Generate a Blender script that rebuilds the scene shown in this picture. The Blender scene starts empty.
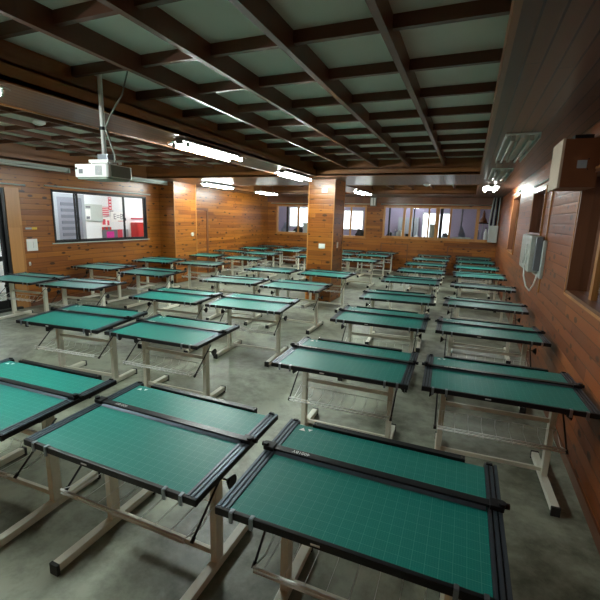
import bpy, bmesh, math, random
from mathutils import Vector, Matrix
random.seed(7)
PI = math.pi
SC = bpy.context.scene
COL = SC.collection

# ---------------------------------------------------------------- camera
cam_d = bpy.data.cameras.new('camera')
cam = bpy.data.objects.new('camera', cam_d)
COL.objects.link(cam)
cam_d.sensor_width = 36.0
cam_d.lens = 24.0
cam_d.clip_start = 0.05
RX = Vector((0.92221, 0.38563, 0.02863))
DN = Vector((0.10296, -0.17351, -0.97943))
FW = Vector((-0.37273, 0.90619, -0.19972))
UP = -DN
BK = -FW
m = Matrix(((RX.x, UP.x, BK.x, 0), (RX.y, UP.y, BK.y, 0), (RX.z, UP.z, BK.z, 2.104), (0, 0, 0, 1)))
cam.matrix_world = m
SC.camera = cam

# ---------------------------------------------------------------- world, exposure
w = bpy.data.worlds.new('world')
SC.world = w
w.use_nodes = True
w.node_tree.nodes['Background'].inputs[0].default_value = (0.75, 0.85, 1.0, 1)
w.node_tree.nodes['Background'].inputs[1].default_value = 0.6
SC.view_settings.view_transform = 'Standard'
SC.view_settings.look = 'None'
SC.view_settings.gamma = 1
SC.view_settings.exposure = 0.4
TUBE = 125.0          # strength of the lit fluorescent tubes
DAY = 2.2            # daylit panes of the room behind

# ---------------------------------------------------------------- materials
def new_mat(name):
    m = bpy.data.materials.new(name); m.use_nodes = True
    return m, m.node_tree.nodes, m.node_tree.links, m.node_tree.nodes['Principled BSDF']

def plain(name, col, rough=0.5, metal=0.0, noise=0.06, scale=30, coat=0.0, spec=0.5):
    m, n, l, b = new_mat(name)
    tc = n.new('ShaderNodeTexCoord')
    nz = n.new('ShaderNodeTexNoise'); nz.inputs['Scale'].default_value = scale; nz.inputs['Detail'].default_value = 3
    l.new(tc.outputs['Object'], nz.inputs['Vector'])
    mx = n.new('ShaderNodeMix'); mx.data_type = 'RGBA'
    mx.inputs['A'].default_value = (*[c * (1 - noise * 2) for c in col], 1)
    mx.inputs['B'].default_value = (*[min(1, c * (1 + noise * 2)) for c in col], 1)
    l.new(nz.outputs['Fac'], mx.inputs['Factor'])
    l.new(mx.outputs['Result'], b.inputs['Base Color'])
    b.inputs['Roughness'].default_value = rough
    b.inputs['Metallic'].default_value = metal
    b.inputs['Coat Weight'].default_value = coat
    b.inputs['Specular IOR Level'].default_value = spec
    return m

def emit(name, col, s):
    m, n, l, b = new_mat(name)
    b.inputs['Base Color'].default_value = (*col, 1)
    b.inputs['Emission Color'].default_value = (*col, 1)
    b.inputs['Emission Strength'].default_value = s
    return m

def math_n(n, l, op, a, b=None, c=None):
    x = n.new('ShaderNodeMath'); x.operation = op
    for i, v in enumerate((a, b, c)):
        if v is None: continue
        if isinstance(v, (int, float)): x.inputs[i].default_value = v
        else: l.new(v, x.inputs[i])
    return x.outputs[0]

def wood(name, c1, c2, across='z', board=0.118, seam=0.06, rough=0.34, knots=True, coat=0.25, length=2.1):
    """Varnished boards: 'across' is the axis the boards are stacked along; they run along the other."""
    m, n, l, b = new_mat(name)
    g = n.new('ShaderNodeNewGeometry')
    sp = n.new('ShaderNodeSeparateXYZ'); l.new(g.outputs['Position'], sp.inputs[0])
    X, Y, Z = sp.outputs
    if across == 'z':
        a = Z; u = math_n(n, l, 'ADD', X, Y); d = Z
    elif across == 'x':
        a = X; u = math_n(n, l, 'ADD', Y, Z)
    elif across == 'y':
        a = Y; u = math_n(n, l, 'ADD', X, Z)
    else:                                   # upright timber: grain runs up, no seams
        a = math_n(n, l, 'ADD', X, Y); u = Z
    ab = math_n(n, l, 'DIVIDE', a, board)
    idx = math_n(n, l, 'FLOOR', ab)
    fr = math_n(n, l, 'FRACT', ab)
    # each board has its own shift along its length
    wn = n.new('ShaderNodeTexWhiteNoise'); wn.noise_dimensions = '1D'; l.new(idx, wn.inputs['W'])
    ush = math_n(n, l, 'MULTIPLY_ADD', wn.outputs['Value'], 9.7, u)
    ul = math_n(n, l, 'DIVIDE', ush, length)
    uidx = math_n(n, l, 'FLOOR', ul)
    ufr = math_n(n, l, 'FRACT', ul)
    cmb = n.new('ShaderNodeCombineXYZ'); l.new(idx, cmb.inputs[0]); l.new(uidx, cmb.inputs[1])
    wn2 = n.new('ShaderNodeTexWhiteNoise'); wn2.noise_dimensions = '3D'; l.new(cmb.outputs[0], wn2.inputs['Vector'])
    # grain
    gv = n.new('ShaderNodeCombineXYZ')
    l.new(math_n(n, l, 'MULTIPLY', ush, 1.6), gv.inputs[0])
    l.new(math_n(n, l, 'MULTIPLY', a, 26), gv.inputs[1])
    l.new(math_n(n, l, 'MULTIPLY', idx, 3.3), gv.inputs[2])
    nz = n.new('ShaderNodeTexNoise'); nz.inputs['Scale'].default_value = 1.0; nz.inputs['Detail'].default_value = 4
    nz.inputs['Distortion'].default_value = 0.6
    l.new(gv.outputs[0], nz.inputs['Vector'])
    fac = math_n(n, l, 'MULTIPLY_ADD', wn2.outputs['Value'], 0.5, math_n(n, l, 'MULTIPLY', nz.outputs['Fac'], 0.55))
    cr = n.new('ShaderNodeValToRGB')
    cr.color_ramp.elements[0].position = 0.12; cr.color_ramp.elements[0].color = (*c1, 1)
    cr.color_ramp.elements[1].position = 0.9; cr.color_ramp.elements[1].color = (*c2, 1)
    l.new(fac, cr.inputs[0])
    colr = cr.outputs[0]
    if knots:
        kv = n.new('ShaderNodeCombineXYZ')
        l.new(math_n(n, l, 'MULTIPLY', ush, 3.2), kv.inputs[0])
        l.new(math_n(n, l, 'MULTIPLY', a, 6.5), kv.inputs[1])
        vo = n.new('ShaderNodeTexVoronoi'); vo.inputs['Scale'].default_value = 1.0
        vo.voronoi_dimensions = '2D'
        l.new(kv.outputs[0], vo.inputs['Vector'])
        wsel = n.new('ShaderNodeSeparateColor'); l.new(vo.outputs['Color'], wsel.inputs[0])
        rad = math_n(n, l, 'MULTIPLY', math_n(n, l, 'SUBTRACT', wsel.outputs[0], 0.32), 0.36)
        kn = n.new('ShaderNodeMapRange'); kn.interpolation_type = 'SMOOTHSTEP'
        l.new(math_n(n, l, 'SUBTRACT', rad, vo.outputs['Distance']), kn.inputs['Value'])
        kn.inputs['From Min'].default_value = -0.03; kn.inputs['From Max'].default_value = 0.06
        mk = n.new('ShaderNodeMix'); mk.data_type = 'RGBA'
        l.new(math_n(n, l, 'MULTIPLY', kn.outputs[0], 0.9), mk.inputs['Factor'])
        l.new(colr, mk.inputs['A']); mk.inputs['B'].default_value = (c1[0] * 0.22, c1[1] * 0.16, c1[2] * 0.16, 1)
        colr = mk.outputs['Result']
    if seam:
        s1 = math_n(n, l, 'LESS_THAN', fr, seam)
        s2 = math_n(n, l, 'LESS_THAN', ufr, 0.003)
        s = math_n(n, l, 'MAXIMUM', s1, s2)
        ms = n.new('ShaderNodeMix'); ms.data_type = 'RGBA'
        l.new(math_n(n, l, 'MULTIPLY', s, 0.8), ms.inputs['Factor'])
        l.new(colr, ms.inputs['A']); ms.inputs['B'].default_value = (c1[0] * 0.15, c1[1] * 0.12, c1[2] * 0.1, 1)
        colr = ms.outputs['Result']
        # rounded board profile
        rnd = math_n(n, l, 'ABSOLUTE', math_n(n, l, 'SUBTRACT', fr, 0.5))
        hgt = math_n(n, l, 'SUBTRACT', 1.0, math_n(n, l, 'POWER', math_n(n, l, 'MULTIPLY', rnd, 2.0), 5.0))
        hgt = math_n(n, l, 'MULTIPLY_ADD', wn2.outputs['Value'], 0.35, hgt)
        bp = n.new('ShaderNodeBump'); bp.inputs['Strength'].default_value = 0.35; bp.inputs['Distance'].default_value = 0.006
        l.new(hgt, bp.inputs['Height']); l.new(bp.outputs[0], b.inputs['Normal'])
    l.new(colr, b.inputs['Base Color'])
    rv = math_n(n, l, 'MULTIPLY_ADD', nz.outputs['Fac'], 0.12, rough - 0.06)
    l.new(rv, b.inputs['Roughness'])
    b.inputs['Coat Weight'].default_value = coat
    b.inputs['Coat Roughness'].default_value = 0.25
    return m

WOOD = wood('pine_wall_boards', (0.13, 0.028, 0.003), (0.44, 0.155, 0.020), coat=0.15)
WOODR = wood('pine_wall_boards_shaded', (0.12, 0.024, 0.004), (0.31, 0.082, 0.012), rough=0.42, coat=0.04)  # same pine as WOOD, the right wall's dimmer light put into its colour
SOFF = wood('ceiling_planks', (0.09, 0.04, 0.024), (0.2, 0.09, 0.05), across='x', board=0.10, seam=0.12, knots=False, rough=0.42)
BEAM = wood('ceiling_beam_wood', (0.075, 0.026, 0.012), (0.14, 0.05, 0.024), across='y', board=0.31, seam=0, knots=False, rough=0.4)
FASC = wood('ceiling_fascia_wood', (0.2, 0.075, 0.022), (0.34, 0.14, 0.045), across='z', board=0.22, seam=0, knots=False, rough=0.35)
TRIM = wood('window_timber', (0.36, 0.15, 0.04), (0.58, 0.28, 0.09), across='up', board=0.35, seam=0, knots=False, rough=0.35)
TRIMD = wood('dark_timber', (0.12, 0.04, 0.018), (0.2, 0.075, 0.03), across='up', board=0.35, seam=0, knots=False, rough=0.35)

def panel_mat():
    m, n, l, b = new_mat('ceiling_panel_board')
    g = n.new('ShaderNodeNewGeometry')
    nz = n.new('ShaderNodeTexNoise'); nz.inputs['Scale'].default_value = 0.9
    l.new(g.outputs['Position'], nz.inputs['Vector'])
    cr = n.new('ShaderNodeValToRGB')
    cr.color_ramp.elements[0].color = (0.6, 0.66, 0.58, 1); cr.color_ramp.elements[1].color = (0.88, 0.9, 0.86, 1)
    l.new(nz.outputs['Fac'], cr.inputs[0]); l.new(cr.outputs[0], b.inputs['Base Color'])
    b.inputs['Roughness'].default_value = 0.6
    return m
PANEL = panel_mat()

def floor_mat():
    m, n, l, b = new_mat('worn_concrete_floor')
    g = n.new('ShaderNodeNewGeometry')
    a = n.new('ShaderNodeTexNoise'); a.inputs['Scale'].default_value = 0.9; a.inputs['Detail'].default_value = 6; a.inputs['Roughness'].default_value = 0.62
    a.inputs['Distortion'].default_value = 0.7
    c = n.new('ShaderNodeTexNoise'); c.inputs['Scale'].default_value = 5.5; c.inputs['Detail'].default_value = 8; c.inputs['Roughness'].default_value = 0.7
    l.new(g.outputs['Position'], a.inputs['Vector']); l.new(g.outputs['Position'], c.inputs['Vector'])
    f = math_n(n, l, 'MULTIPLY_ADD', a.outputs['Fac'], 0.65, math_n(n, l, 'MULTIPLY', c.outputs['Fac'], 0.35))
    cr = n.new('ShaderNodeValToRGB')
    e = cr.color_ramp.elements
    e[0].position = 0.41; e[0].color = (0.115, 0.123, 0.088, 1)
    e[1].position = 0.58; e[1].color = (0.38, 0.41, 0.32, 1)
    l.new(f, cr.inputs[0]); l.new(cr.outputs[0], b.inputs['Base Color'])
    rr = n.new('ShaderNodeMapRange'); l.new(a.outputs['Fac'], rr.inputs['Value'])
    rr.inputs['From Min'].default_value = 0.3; rr.inputs['From Max'].default_value = 0.7
    rr.inputs['To Min'].default_value = 0.32; rr.inputs['To Max'].default_value = 0.6
    l.new(rr.outputs[0], b.inputs['Roughness'])
    bp = n.new('ShaderNodeBump'); bp.inputs['Strength'].default_value = 0.15; bp.inputs['Distance'].default_value = 0.01
    l.new(c.outputs['Fac'], bp.inputs['Height']); l.new(bp.outputs[0], b.inputs['Normal'])
    return m
FLOOR = floor_mat()

def mat_mat():
    m, n, l, b = new_mat('green_cutting_mat')
    tc = n.new('ShaderNodeTexCoord')
    sp = n.new('ShaderNodeSeparateXYZ'); l.new(tc.outputs['Object'], sp.inputs[0])
    def lines(step, wd):
        out = None
        for k in (0, 1):
            v = math_n(n, l, 'FRACT', math_n(n, l, 'ADD', math_n(n, l, 'DIVIDE', sp.outputs[k], step), 0.5))
            dd = math_n(n, l, 'ABSOLUTE', math_n(n, l, 'SUBTRACT', v, 0.5))
            t = math_n(n, l, 'LESS_THAN', dd, wd / step / 2)
            out = t if out is None else math_n(n, l, 'MAXIMUM', out, t)
        return out
    big = math_n(n, l, 'MULTIPLY', lines(0.05, 0.0018), 0.42)
    sml = math_n(n, l, 'MULTIPLY', lines(0.01, 0.0007), 0.22)
    f = math_n(n, l, 'MAXIMUM', big, sml)
    # printed margin
    mx = n.new('ShaderNodeMix'); mx.data_type = 'RGBA'
    mx.inputs['A'].default_value = (0.001, 0.2, 0.168, 1)
    mx.inputs['B'].default_value = (0.22, 0.52, 0.42, 1)
    l.new(f, mx.inputs['Factor'])
    l.new(mx.outputs['Result'], b.inputs['Base Color'])
    b.inputs['Roughness'].default_value = 0.42
    b.inputs['Specular IOR Level'].default_value = 0.4
    return m
MAT = mat_mat()
BLACK = plain('black_plastic', (0.008, 0.009, 0.011), 0.42, spec=0.35)
BLACKM = plain('black_anodised_metal', (0.014, 0.015, 0.018), 0.36, 0.3)
ALU = plain('brushed_aluminium', (0.34, 0.38, 0.43), 0.3, 0.85)
ALUD = plain('dark_aluminium', (0.10, 0.125, 0.155), 0.36, 0.7)
CREAM = plain('cream_painted_steel', (0.86, 0.85, 0.73), 0.4, noise=0.03)
WIRE = plain('white_coated_wire', (0.88, 0.9, 0.87), 0.35, 0.0)
CHROME = plain('chrome', (0.7, 0.7, 0.7), 0.18, 1.0)
RUB = plain('black_rubber', (0.02, 0.02, 0.02), 0.7)
WHITEP = plain('white_plastic', (0.88, 0.89, 0.87), 0.35, noise=0.02)
PRINT = plain('white_print', (0.85, 0.88, 0.86), 0.5, noise=0.0)
GREYP = plain('grey_plastic', (0.22, 0.23, 0.2), 0.5)
LIGHTG = plain('light_grey_enamel', (0.5, 0.56, 0.53), 0.35)
WPAINT = plain('white_wall_paint', (0.82, 0.86, 0.88), 0.8, noise=0.02, scale=3)
LILAC = plain('lilac_wall_paint', (0.36, 0.31, 0.42), 0.8, noise=0.06, scale=2)
BRAID = plain('dark_base_board', (0.02, 0.025, 0.02), 0.5)
REFL = plain('white_enamel_reflector', (0.75, 0.8, 0.78), 0.35)
TUBEM = emit('lit_tube', (0.92, 1.0, 0.95), TUBE)
TUBE2 = emit('added_fill_tube', (0.9, 0.97, 1.0), 215)  # for the lamps added in the corridor and the rear room
OFFT = plain('unlit_tube', (0.7, 0.74, 0.7), 0.25)
DAYM = emit('daylit_pane', (0.93, 0.95, 1.0), DAY)
RED = plain('red_paint', (0.55, 0.03, 0.03), 0.5)
REDP = plain('red_print', (0.6, 0.06, 0.1), 0.6)
PINK = plain('magenta_print', (0.6, 0.03, 0.3), 0.6)
DGREY = plain('dark_grey', (0.16, 0.17, 0.19), 0.5)
MGREY = plain('mid_grey_metal', (0.34, 0.37, 0.4), 0.45)
CRATE = plain('brown_stained_wood', (0.17, 0.055, 0.018), 0.55, noise=0.1, scale=6)
BEIGE = plain('pale_birch_board', (0.62, 0.5, 0.38), 0.6)
YEL = plain('yellow_sticker', (0.75, 0.5, 0.05), 0.5)
BLUEG = plain('blue_grey_fabric', (0.2, 0.24, 0.32), 0.8)

def glass_mat():
    m, n, l, b = new_mat('window_glass')
    out = n['Material Output']
    tr = n.new('ShaderNodeBsdfTransparent'); tr.inputs[0].default_value = (0.94, 0.96, 0.96, 1)
    gl = n.new('ShaderNodeBsdfGlossy'); gl.inputs['Roughness'].default_value = 0.02
    fr = n.new('ShaderNodeFresnel'); fr.inputs['IOR'].default_value = 1.45
    mx = n.new('ShaderNodeMixShader')
    gg = n.new('ShaderNodeNewGeometry')
    l.new(math_n(n, l, 'MULTIPLY', fr.outputs[0], math_n(n, l, 'SUBTRACT', 1.0, gg.outputs['Backfacing'])), mx.inputs[0]); l.new(tr.outputs[0], mx.inputs[1]); l.new(gl.outputs[0], mx.inputs[2])
    l.new(mx.outputs[0], out.inputs['Surface'])
    return m
GLASS = glass_mat()
def plastic_film():
    m, n, l, b = new_mat('wrapped_grey_cover')
    tc = n.new('ShaderNodeTexCoord')
    nz = n.new('ShaderNodeTexNoise'); nz.inputs['Scale'].default_value = 9; nz.inputs['Distortion'].default_value = 2
    l.new(tc.outputs['Object'], nz.inputs['Vector'])
    cr = n.new('ShaderNodeValToRGB'); cr.color_ramp.elements[0].color = (0.3, 0.33, 0.3, 1); cr.color_ramp.elements[1].color = (0.6, 0.63, 0.58, 1)
    l.new(nz.outputs['Fac'], cr.inputs[0]); l.new(cr.outputs[0], b.inputs['Base Color'])
    bp = n.new('ShaderNodeBump'); bp.inputs['Strength'].default_value = 0.6; bp.inputs['Distance'].default_value = 0.02
    l.new(nz.outputs['Fac'], bp.inputs['Height']); l.new(bp.outputs[0], b.inputs['Normal'])
    b.inputs['Roughness'].default_value = 0.3
    return m
FILM = plastic_film()

# ---------------------------------------------------------------- mesh helpers
def box(bm, x0, x1, y0, y1, z0, z1):
    v = [bm.verts.new(p) for p in ((x0, y0, z0), (x1, y0, z0), (x1, y1, z0), (x0, y1, z0), (x0, y0, z1), (x1, y0, z1), (x1, y1, z1), (x0, y1, z1))]
    for f in ((0, 3, 2, 1), (4, 5, 6, 7), (0, 1, 5, 4), (1, 2, 6, 5), (2, 3, 7, 6), (3, 0, 4, 7)):
        bm.faces.new([v[i] for i in f])
    return v

def prism(bm, pts, axis, a, b):
    """extrude a 2-D polygon along axis x, y or z from a to b"""
    def P(p, t):
        return {'x': (t, p[0], p[1]), 'y': (p[0], t, p[1]), 'z': (p[0], p[1], t)}[axis]
    A = [bm.verts.new(P(p, a)) for p in pts]; B = [bm.verts.new(P(p, b)) for p in pts]
    bm.faces.new(A); bm.faces.new(B)
    for i in range(len(pts)):
        j = (i + 1) % len(pts)
        bm.faces.new((A[i], A[j], B[j], B[i]))

def tube(bm, pts, r, seg=8, r2=None):
    pts = [Vector(p) for p in pts]
    rings = []
    for i, p in enumerate(pts):
        d = (pts[min(i + 1, len(pts) - 1)] - pts[max(i - 1, 0)]).normalized()
        a = d.orthogonal().normalized() if i == 0 else (rings_a - d * rings_a.dot(d)).normalized()
        rings_a = a
        c = d.cross(a)
        rr = r if r2 is None else r + (r2 - r) * i / (len(pts) - 1)
        rings.append([bm.verts.new(p + (a * math.cos(2 * PI * k / seg) + c * math.sin(2 * PI * k / seg)) * rr) for k in range(seg)])
    for i in range(len(rings) - 1):
        for k in range(seg):
            j = (k + 1) % seg
            f = bm.faces.new((rings[i][k], rings[i][j], rings[i + 1][j], rings[i + 1][k])); f.smooth = True
    bm.faces.new(rings[0]); bm.faces.new(rings[-1])

def obj(name, bm, mat, parent=None, bevel=0.0, loc=None):
    if bevel:
        bmesh.ops.bevel(bm, geom=[e for e in bm.edges], offset=bevel, segments=2, affect='EDGES', profile=0.7, clamp_overlap=True)
    bmesh.ops.recalc_face_normals(bm, faces=bm.faces)
    me = bpy.data.meshes.new(name); bm.to_mesh(me); bm.free()
    o = bpy.data.objects.new(name, me); COL.objects.link(o)
    me.materials.append(mat)
    if parent: o.parent = parent
    if loc: o.location = loc
    return o

def bx(name, dims, mat, parent=None, bevel=0.0):
    bm = bmesh.new(); box(bm, *dims)
    return obj(name, bm, mat, parent, bevel)

def tb(name, pts, r, mat, parent=None, seg=8, r2=None):
    bm = bmesh.new(); tube(bm, pts, r, seg, r2)
    return obj(name, bm, mat, parent)

def tag(o, label, cat, group=None):
    o['label'] = label; o['category'] = cat
    if group: o['group'] = group
    return o

def empty(name, loc, label=None, cat=None, group=None, rz=0):
    o = bpy.data.objects.new(name, None); COL.objects.link(o)
    o.location = loc; o.rotation_euler = (0, 0, rz); o.empty_display_size = 0.1
    if label: tag(o, label, cat, group)
    return o

def struct(name, bm, mat, parent=None, bevel=0):
    o = obj(name, bm, mat, parent, bevel)
    if parent is None: o['kind'] = 'structure'
    return o

def sbx(name, dims, mat, parent=None, bevel=0):
    bm = bmesh.new()
    for d in (dims if isinstance(dims[0], (tuple, list)) else [dims]): box(bm, *d)
    return struct(name, bm, mat, parent, bevel)

def copy_thing(root, label, group=None):
    r = root.copy(); COL.objects.link(r); r['label'] = label
    if group: r['group'] = group
    for ch in root.children:
        c = ch.copy(); COL.objects.link(c); c.parent = r
        c.matrix_parent_inverse = ch.matrix_parent_inverse.copy()
        for g in ch.children:
            d = g.copy(); COL.objects.link(d); d.parent = c
            d.matrix_parent_inverse = g.matrix_parent_inverse.copy()
    return r

# ---------------------------------------------------------------- room shell
RW, LW, BW, FRW = 1.02, -8.9, 17.3, -1.6     # right, left, back, front wall planes
CZ = 3.08                                     # height of the planked soffits
T = 0.14
sbx('floor', (-11.4, 1.4, -2.0, 21.0, -0.12, 0), FLOOR)

def wall_x(name, x0, x1, y0, y1, z1, holes, mat):
    """wall in a plane x = const, with rectangular openings (ya, yb, za, zb)"""
    bm = bmesh.new()
    y = y0
    for (a, b, c, d) in sorted(holes):
        if a > y: box(bm, x0, x1, y, a, 0, z1)
        if c > 0: box(bm, x0, x1, a, b, 0, c)
        box(bm, x0, x1, a, b, d, z1)
        y = b
    box(bm, x0, x1, y, y1, 0, z1)
    return struct(name, bm, mat)

def wall_y(name, y0, y1, x0, x1, z1, holes, mat):
    bm = bmesh.new()
    x = x0
    for (a, b, c, d) in sorted(holes):
        if a > x: box(bm, x, a, y0, y1, 0, z1)
        if c > 0: box(bm, a, b, y0, y1, 0, c)
        box(bm, a, b, y0, y1, d, z1)
        x = b
    box(bm, x, x1, y0, y1, 0, z1)
    return struct(name, bm, mat)

H = 3.6
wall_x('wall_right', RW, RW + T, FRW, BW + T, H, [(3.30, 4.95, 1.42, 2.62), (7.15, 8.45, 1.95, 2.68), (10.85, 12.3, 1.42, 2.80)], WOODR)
wall_x('wall_left', LW - T, LW, FRW, BW + T, H, [(3.95, 5.47, 0, 2.55), (6.50, 9.45, 1.40, 2.58)], WOOD)
wall_y('wall_back', BW, BW + T, LW, RW, H, [(-8.42, -6.35, 1.40, 2.70), (-5.95, -4.15, 1.36, 2.72), (-3.40, 0.93, 1.42, 2.72)], WOOD)
wall_y('wall_front', FRW - T, FRW, LW - T, RW + T, H, [], WOOD)
sbx('wall_pillar', (LW, -8.32, 10.0, 11.05, 0, CZ), WOOD)
sbx('wall_column', (-3.83, -3.15, 9.70, 10.55, 0, CZ), WOOD)
bm = bmesh.new()
for x in (-3.83, -3.15):
    for y in (9.70, 10.55): box(bm, x - 0.012, x + 0.012, y - 0.012, y + 0.012, 0, CZ)
for y in (10.0, 11.05): box(bm, -8.332, -8.308, y - 0.012, y + 0.012, 0, CZ)
struct('trim_1', bm, TRIM)

# soffits: three long strips and three bands, planked
Y1, Y2, Y3 = 9.05, 11.55, 15.2       # front coffers end, back coffers begin and end
soff = [(LW, -8.45, FRW, BW), (-4.2, -3.42, FRW, BW), (0.08, RW, FRW, BW)]
cof_x = [(-8.45, -4.2), (-3.42, 0.08)]
bm = bmesh.new()
for (a, b, c, d) in soff: box(bm, a, b, c, d, CZ, CZ + 0.04)
for (a, b) in cof_x:
    for (c, d) in ((FRW, -1.0), (Y1, Y2), (Y3, BW)): box(bm, a, b, c, d, CZ, CZ + 0.04)
struct('ceiling', bm, SOFF)
# fascia boards round each coffer
ft = 0.035
bays = []
for (a, b) in cof_x:
    bays += [(a, b, -1.0, Y1), (a, b, Y2, Y3)]
GZ1 = 3.41
for i, (a, b, c, d) in enumerate(bays):
    bm = bmesh.new()
    box(bm, a - ft, a, c - ft, d + ft, CZ - 0.012, 3.23)
    box(bm, b, b + ft, c - ft, d + ft, CZ - 0.012, 3.23)
    box(bm, a, b, c - ft, c, CZ - 0.012, 3.23)
    box(bm, a, b, d, d + ft, CZ - 0.012, 3.23)
    # set-back upper board all round
    box(bm, a - ft - 0.1, a - 0.1, c - 0.1, d + 0.1, 3.23, GZ1); box(bm, b + 0.1, b + 0.1 + ft, c - 0.1, d + 0.1, 3.23, GZ1)
    box(bm, a - 0.1, b + 0.1, c - ft - 0.1, c - 0.1, 3.23, GZ1); box(bm, a - 0.1, b + 0.1, d + 0.1, d + 0.1 + ft, 3.23, GZ1)
    box(bm, a - 0.1, a, c - 0.1, d + 0.1, 3.21, 3.23); box(bm, b, b + 0.1, c - 0.1, d + 0.1, 3.21, 3.23)
    box(bm, a, b, c - 0.1, c, 3.21, 3.23); box(bm, a, b, d, d + 0.1, 3.21, 3.23)
    struct('ceiling_fascia', bm, FASC)
    # grid of beams, shallower over the left side
    GZ0 = 3.335 if a < -5 else 3.26
    CD = 0.065 if a < -5 else 0.085
    bm = bmesh.new()
    nx = round((b - a) / 0.69); dx = (b - a) / nx
    for k in range(1, nx):
        x = b - k * dx
        box(bm, x - 0.025, x + 0.025, c - 0.1, d + 0.1, GZ0, GZ1)
    struct('ceiling_beams', bm, BEAM)
    bm = bmesh.new()
    ny = round((d - c) / 0.75); dy = (d - c + 0.1) / ny
    for k in range(1, ny):
        y = d + 0.1 - k * dy
        box(bm, a - 0.1, b + 0.1, y - 0.022, y + 0.022, GZ1 - CD, GZ1)
    struct('ceiling_crossbeams', bm, BEAM)
    sbx('ceiling_panels', (a - 0.13, b + 0.13, c - 0.13, d + 0.13, GZ1, GZ1 + 0.04), PANEL)
sbx('ceiling_slab', (-11.4, 1.4, -2.0, 21.0, H, H + 0.1), WPAINT)

# beam-edge moulding along the back wall top and dark band
sbx('trim_2', [(LW, RW, BW - 0.03, BW, 2.83, CZ)], TRIMD)
# blank recessed board panels under the back windows
sbx('trim_3', [(-7.9, -6.0, BW - 0.02, BW, 1.10, 1.13), (-5.4, -4.2, BW - 0.02, BW, 1.10, 1.13),
               (-3.45, -2.3, BW - 0.02, BW, 1.14, 1.17), (-3.45, -3.41, BW - 0.02, BW, 0.0, 1.14), (-2.34, -2.3, BW - 0.02, BW, 0.0, 1.14),
               (-0.75, 0.55, BW - 0.02, BW, 1.14, 1.17), (-0.75, -0.71, BW - 0.02, BW, 0.0, 1.14)], TRIMD)
sbx('baseboard_left', [(LW, LW + 0.015, -1.5, 3.9, 0, 0.1), (LW, LW + 0.015, 5.8, 9.98, 0, 0.1), (LW, LW + 0.015, 12.6, BW, 0, 0.1)], TRIMD)
sbx('baseboard_back', (LW + 0.02, RW - 0.02, BW - 0.015, BW, 0, 0.1), TRIMD)
sbx('baseboard_right', (RW - 0.015, RW, FRW + 0.02, BW - 0.02, 0, 0.1), TRIMD)

# ---------------------------------------------------------------- windows and doors
def struct_empty(name, loc):
    o = empty(name, loc); o['kind'] = 'structure'; return o

# left wall window: black aluminium, three panes
wn = struct_empty('window_1', (0, 0, 0))
x0, x1 = LW - 0.07, LW + 0.012
bm = bmesh.new()
for d in ((6.50, 6.53, 1.38, 2.60), (9.41, 9.45, 1.38, 2.60)): box(bm, x0, x1, *d)
for z in ((1.375, 1.42), (2.55, 2.59)): box(bm, x0, x1, 6.50, 9.45, *z)
obj('window_frame', bm, BLACK, wn)
for (a, b, dx) in ((6.53, 7.2, 0.0), (7.12, 8.68, -0.03), (8.6, 9.40, 0.0)):
    bm = bmesh.new()
    for d in ((a, a + 0.03, 1.42, 2.56), (b - 0.04, b, 1.42, 2.56)): box(bm, LW - 0.045 + dx, LW - 0.015 + dx, *d)
    for z in ((1.42, 1.445), (2.535, 2.56)): box(bm, LW - 0.045 + dx, LW - 0.015 + dx, a, b, *z)
    obj('sash', bm, BLACK, wn)
    bx('pane', (LW - 0.034 + dx, LW - 0.028 + dx, a + 0.04, b - 0.04, 1.45, 2.53), GLASS, wn)
for y in (7.17, 8.64): bx('latch', (LW - 0.014, LW + 0.01, y - 0.015, y + 0.015, 1.9, 1.98), BLACK, wn)
bx('window_sill', (LW - 0.01, LW + 0.03, 6.42, 9.52, 1.355, 1.378), LIGHTG, wn)

# left wall door opening: dark aluminium glazed door, timber casing
dr = struct_empty('door_1', (0, 0, 0))
bm = bmesh.new()
box(bm, LW - 0.10, LW + 0.02, 5.40, 5.47, 0, 2.55); box(bm, LW - 0.10, LW + 0.02, 3.95, 4.05, 0, 2.55); box(bm, LW - 0.10, LW + 0.02, 4.05, 5.40, 2.46, 2.55)
obj('door_frame', bm, BLACKM, dr)
bm = bmesh.new()
for d in ((4.05, 4.15, 0.02, 2.45), (5.34, 5.40, 0.02, 2.45)): box(bm, LW - 0.07, LW - 0.03, *d)
for z in ((0.02, 0.22), (1.05, 1.15), (2.38, 2.46)): box(bm, LW - 0.07, LW - 0.03, 4.15, 5.33, *z)
obj('door_leaf', bm, BLACKM, dr)
bx('pane', (LW - 0.053, LW - 0.047, 4.14, 5.34, 0.2, 2.4), GLASS, dr)
bm = bmesh.new()
box(bm, LW - 0.13, LW + 0.035, 5.47, 5.76, 0, 2.56)
obj('casing', bm, TRIM, dr)
sbx('trim_4', (LW, LW + 0.10, 3.6, 5.56, 0.0, 0.05), BRAID)

# boarded door in the left wall past the pillar
dr = struct_empty('door_2', (0, 0, 0))
bm = bmesh.new()
box(bm, LW, LW + 0.035, 12.40, 12.50, 0, 2.36); box(bm, LW, LW + 0.035, 11.30, 11.38, 0, 2.36); box(bm, LW, LW + 0.035, 11.38, 12.40, 2.28, 2.36)
obj('door_frame', bm, TRIMD, dr)
bx('door_leaf', (LW, LW + 0.02, 11.39, 12.39, 0.01, 2.27), WOOD, dr)
tb('door_handle', [(LW + 0.02, 12.28, 1.0), (LW + 0.06, 12.28, 1.0), (LW + 0.06, 12.18, 1.0)], 0.008, CHROME, dr)

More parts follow.
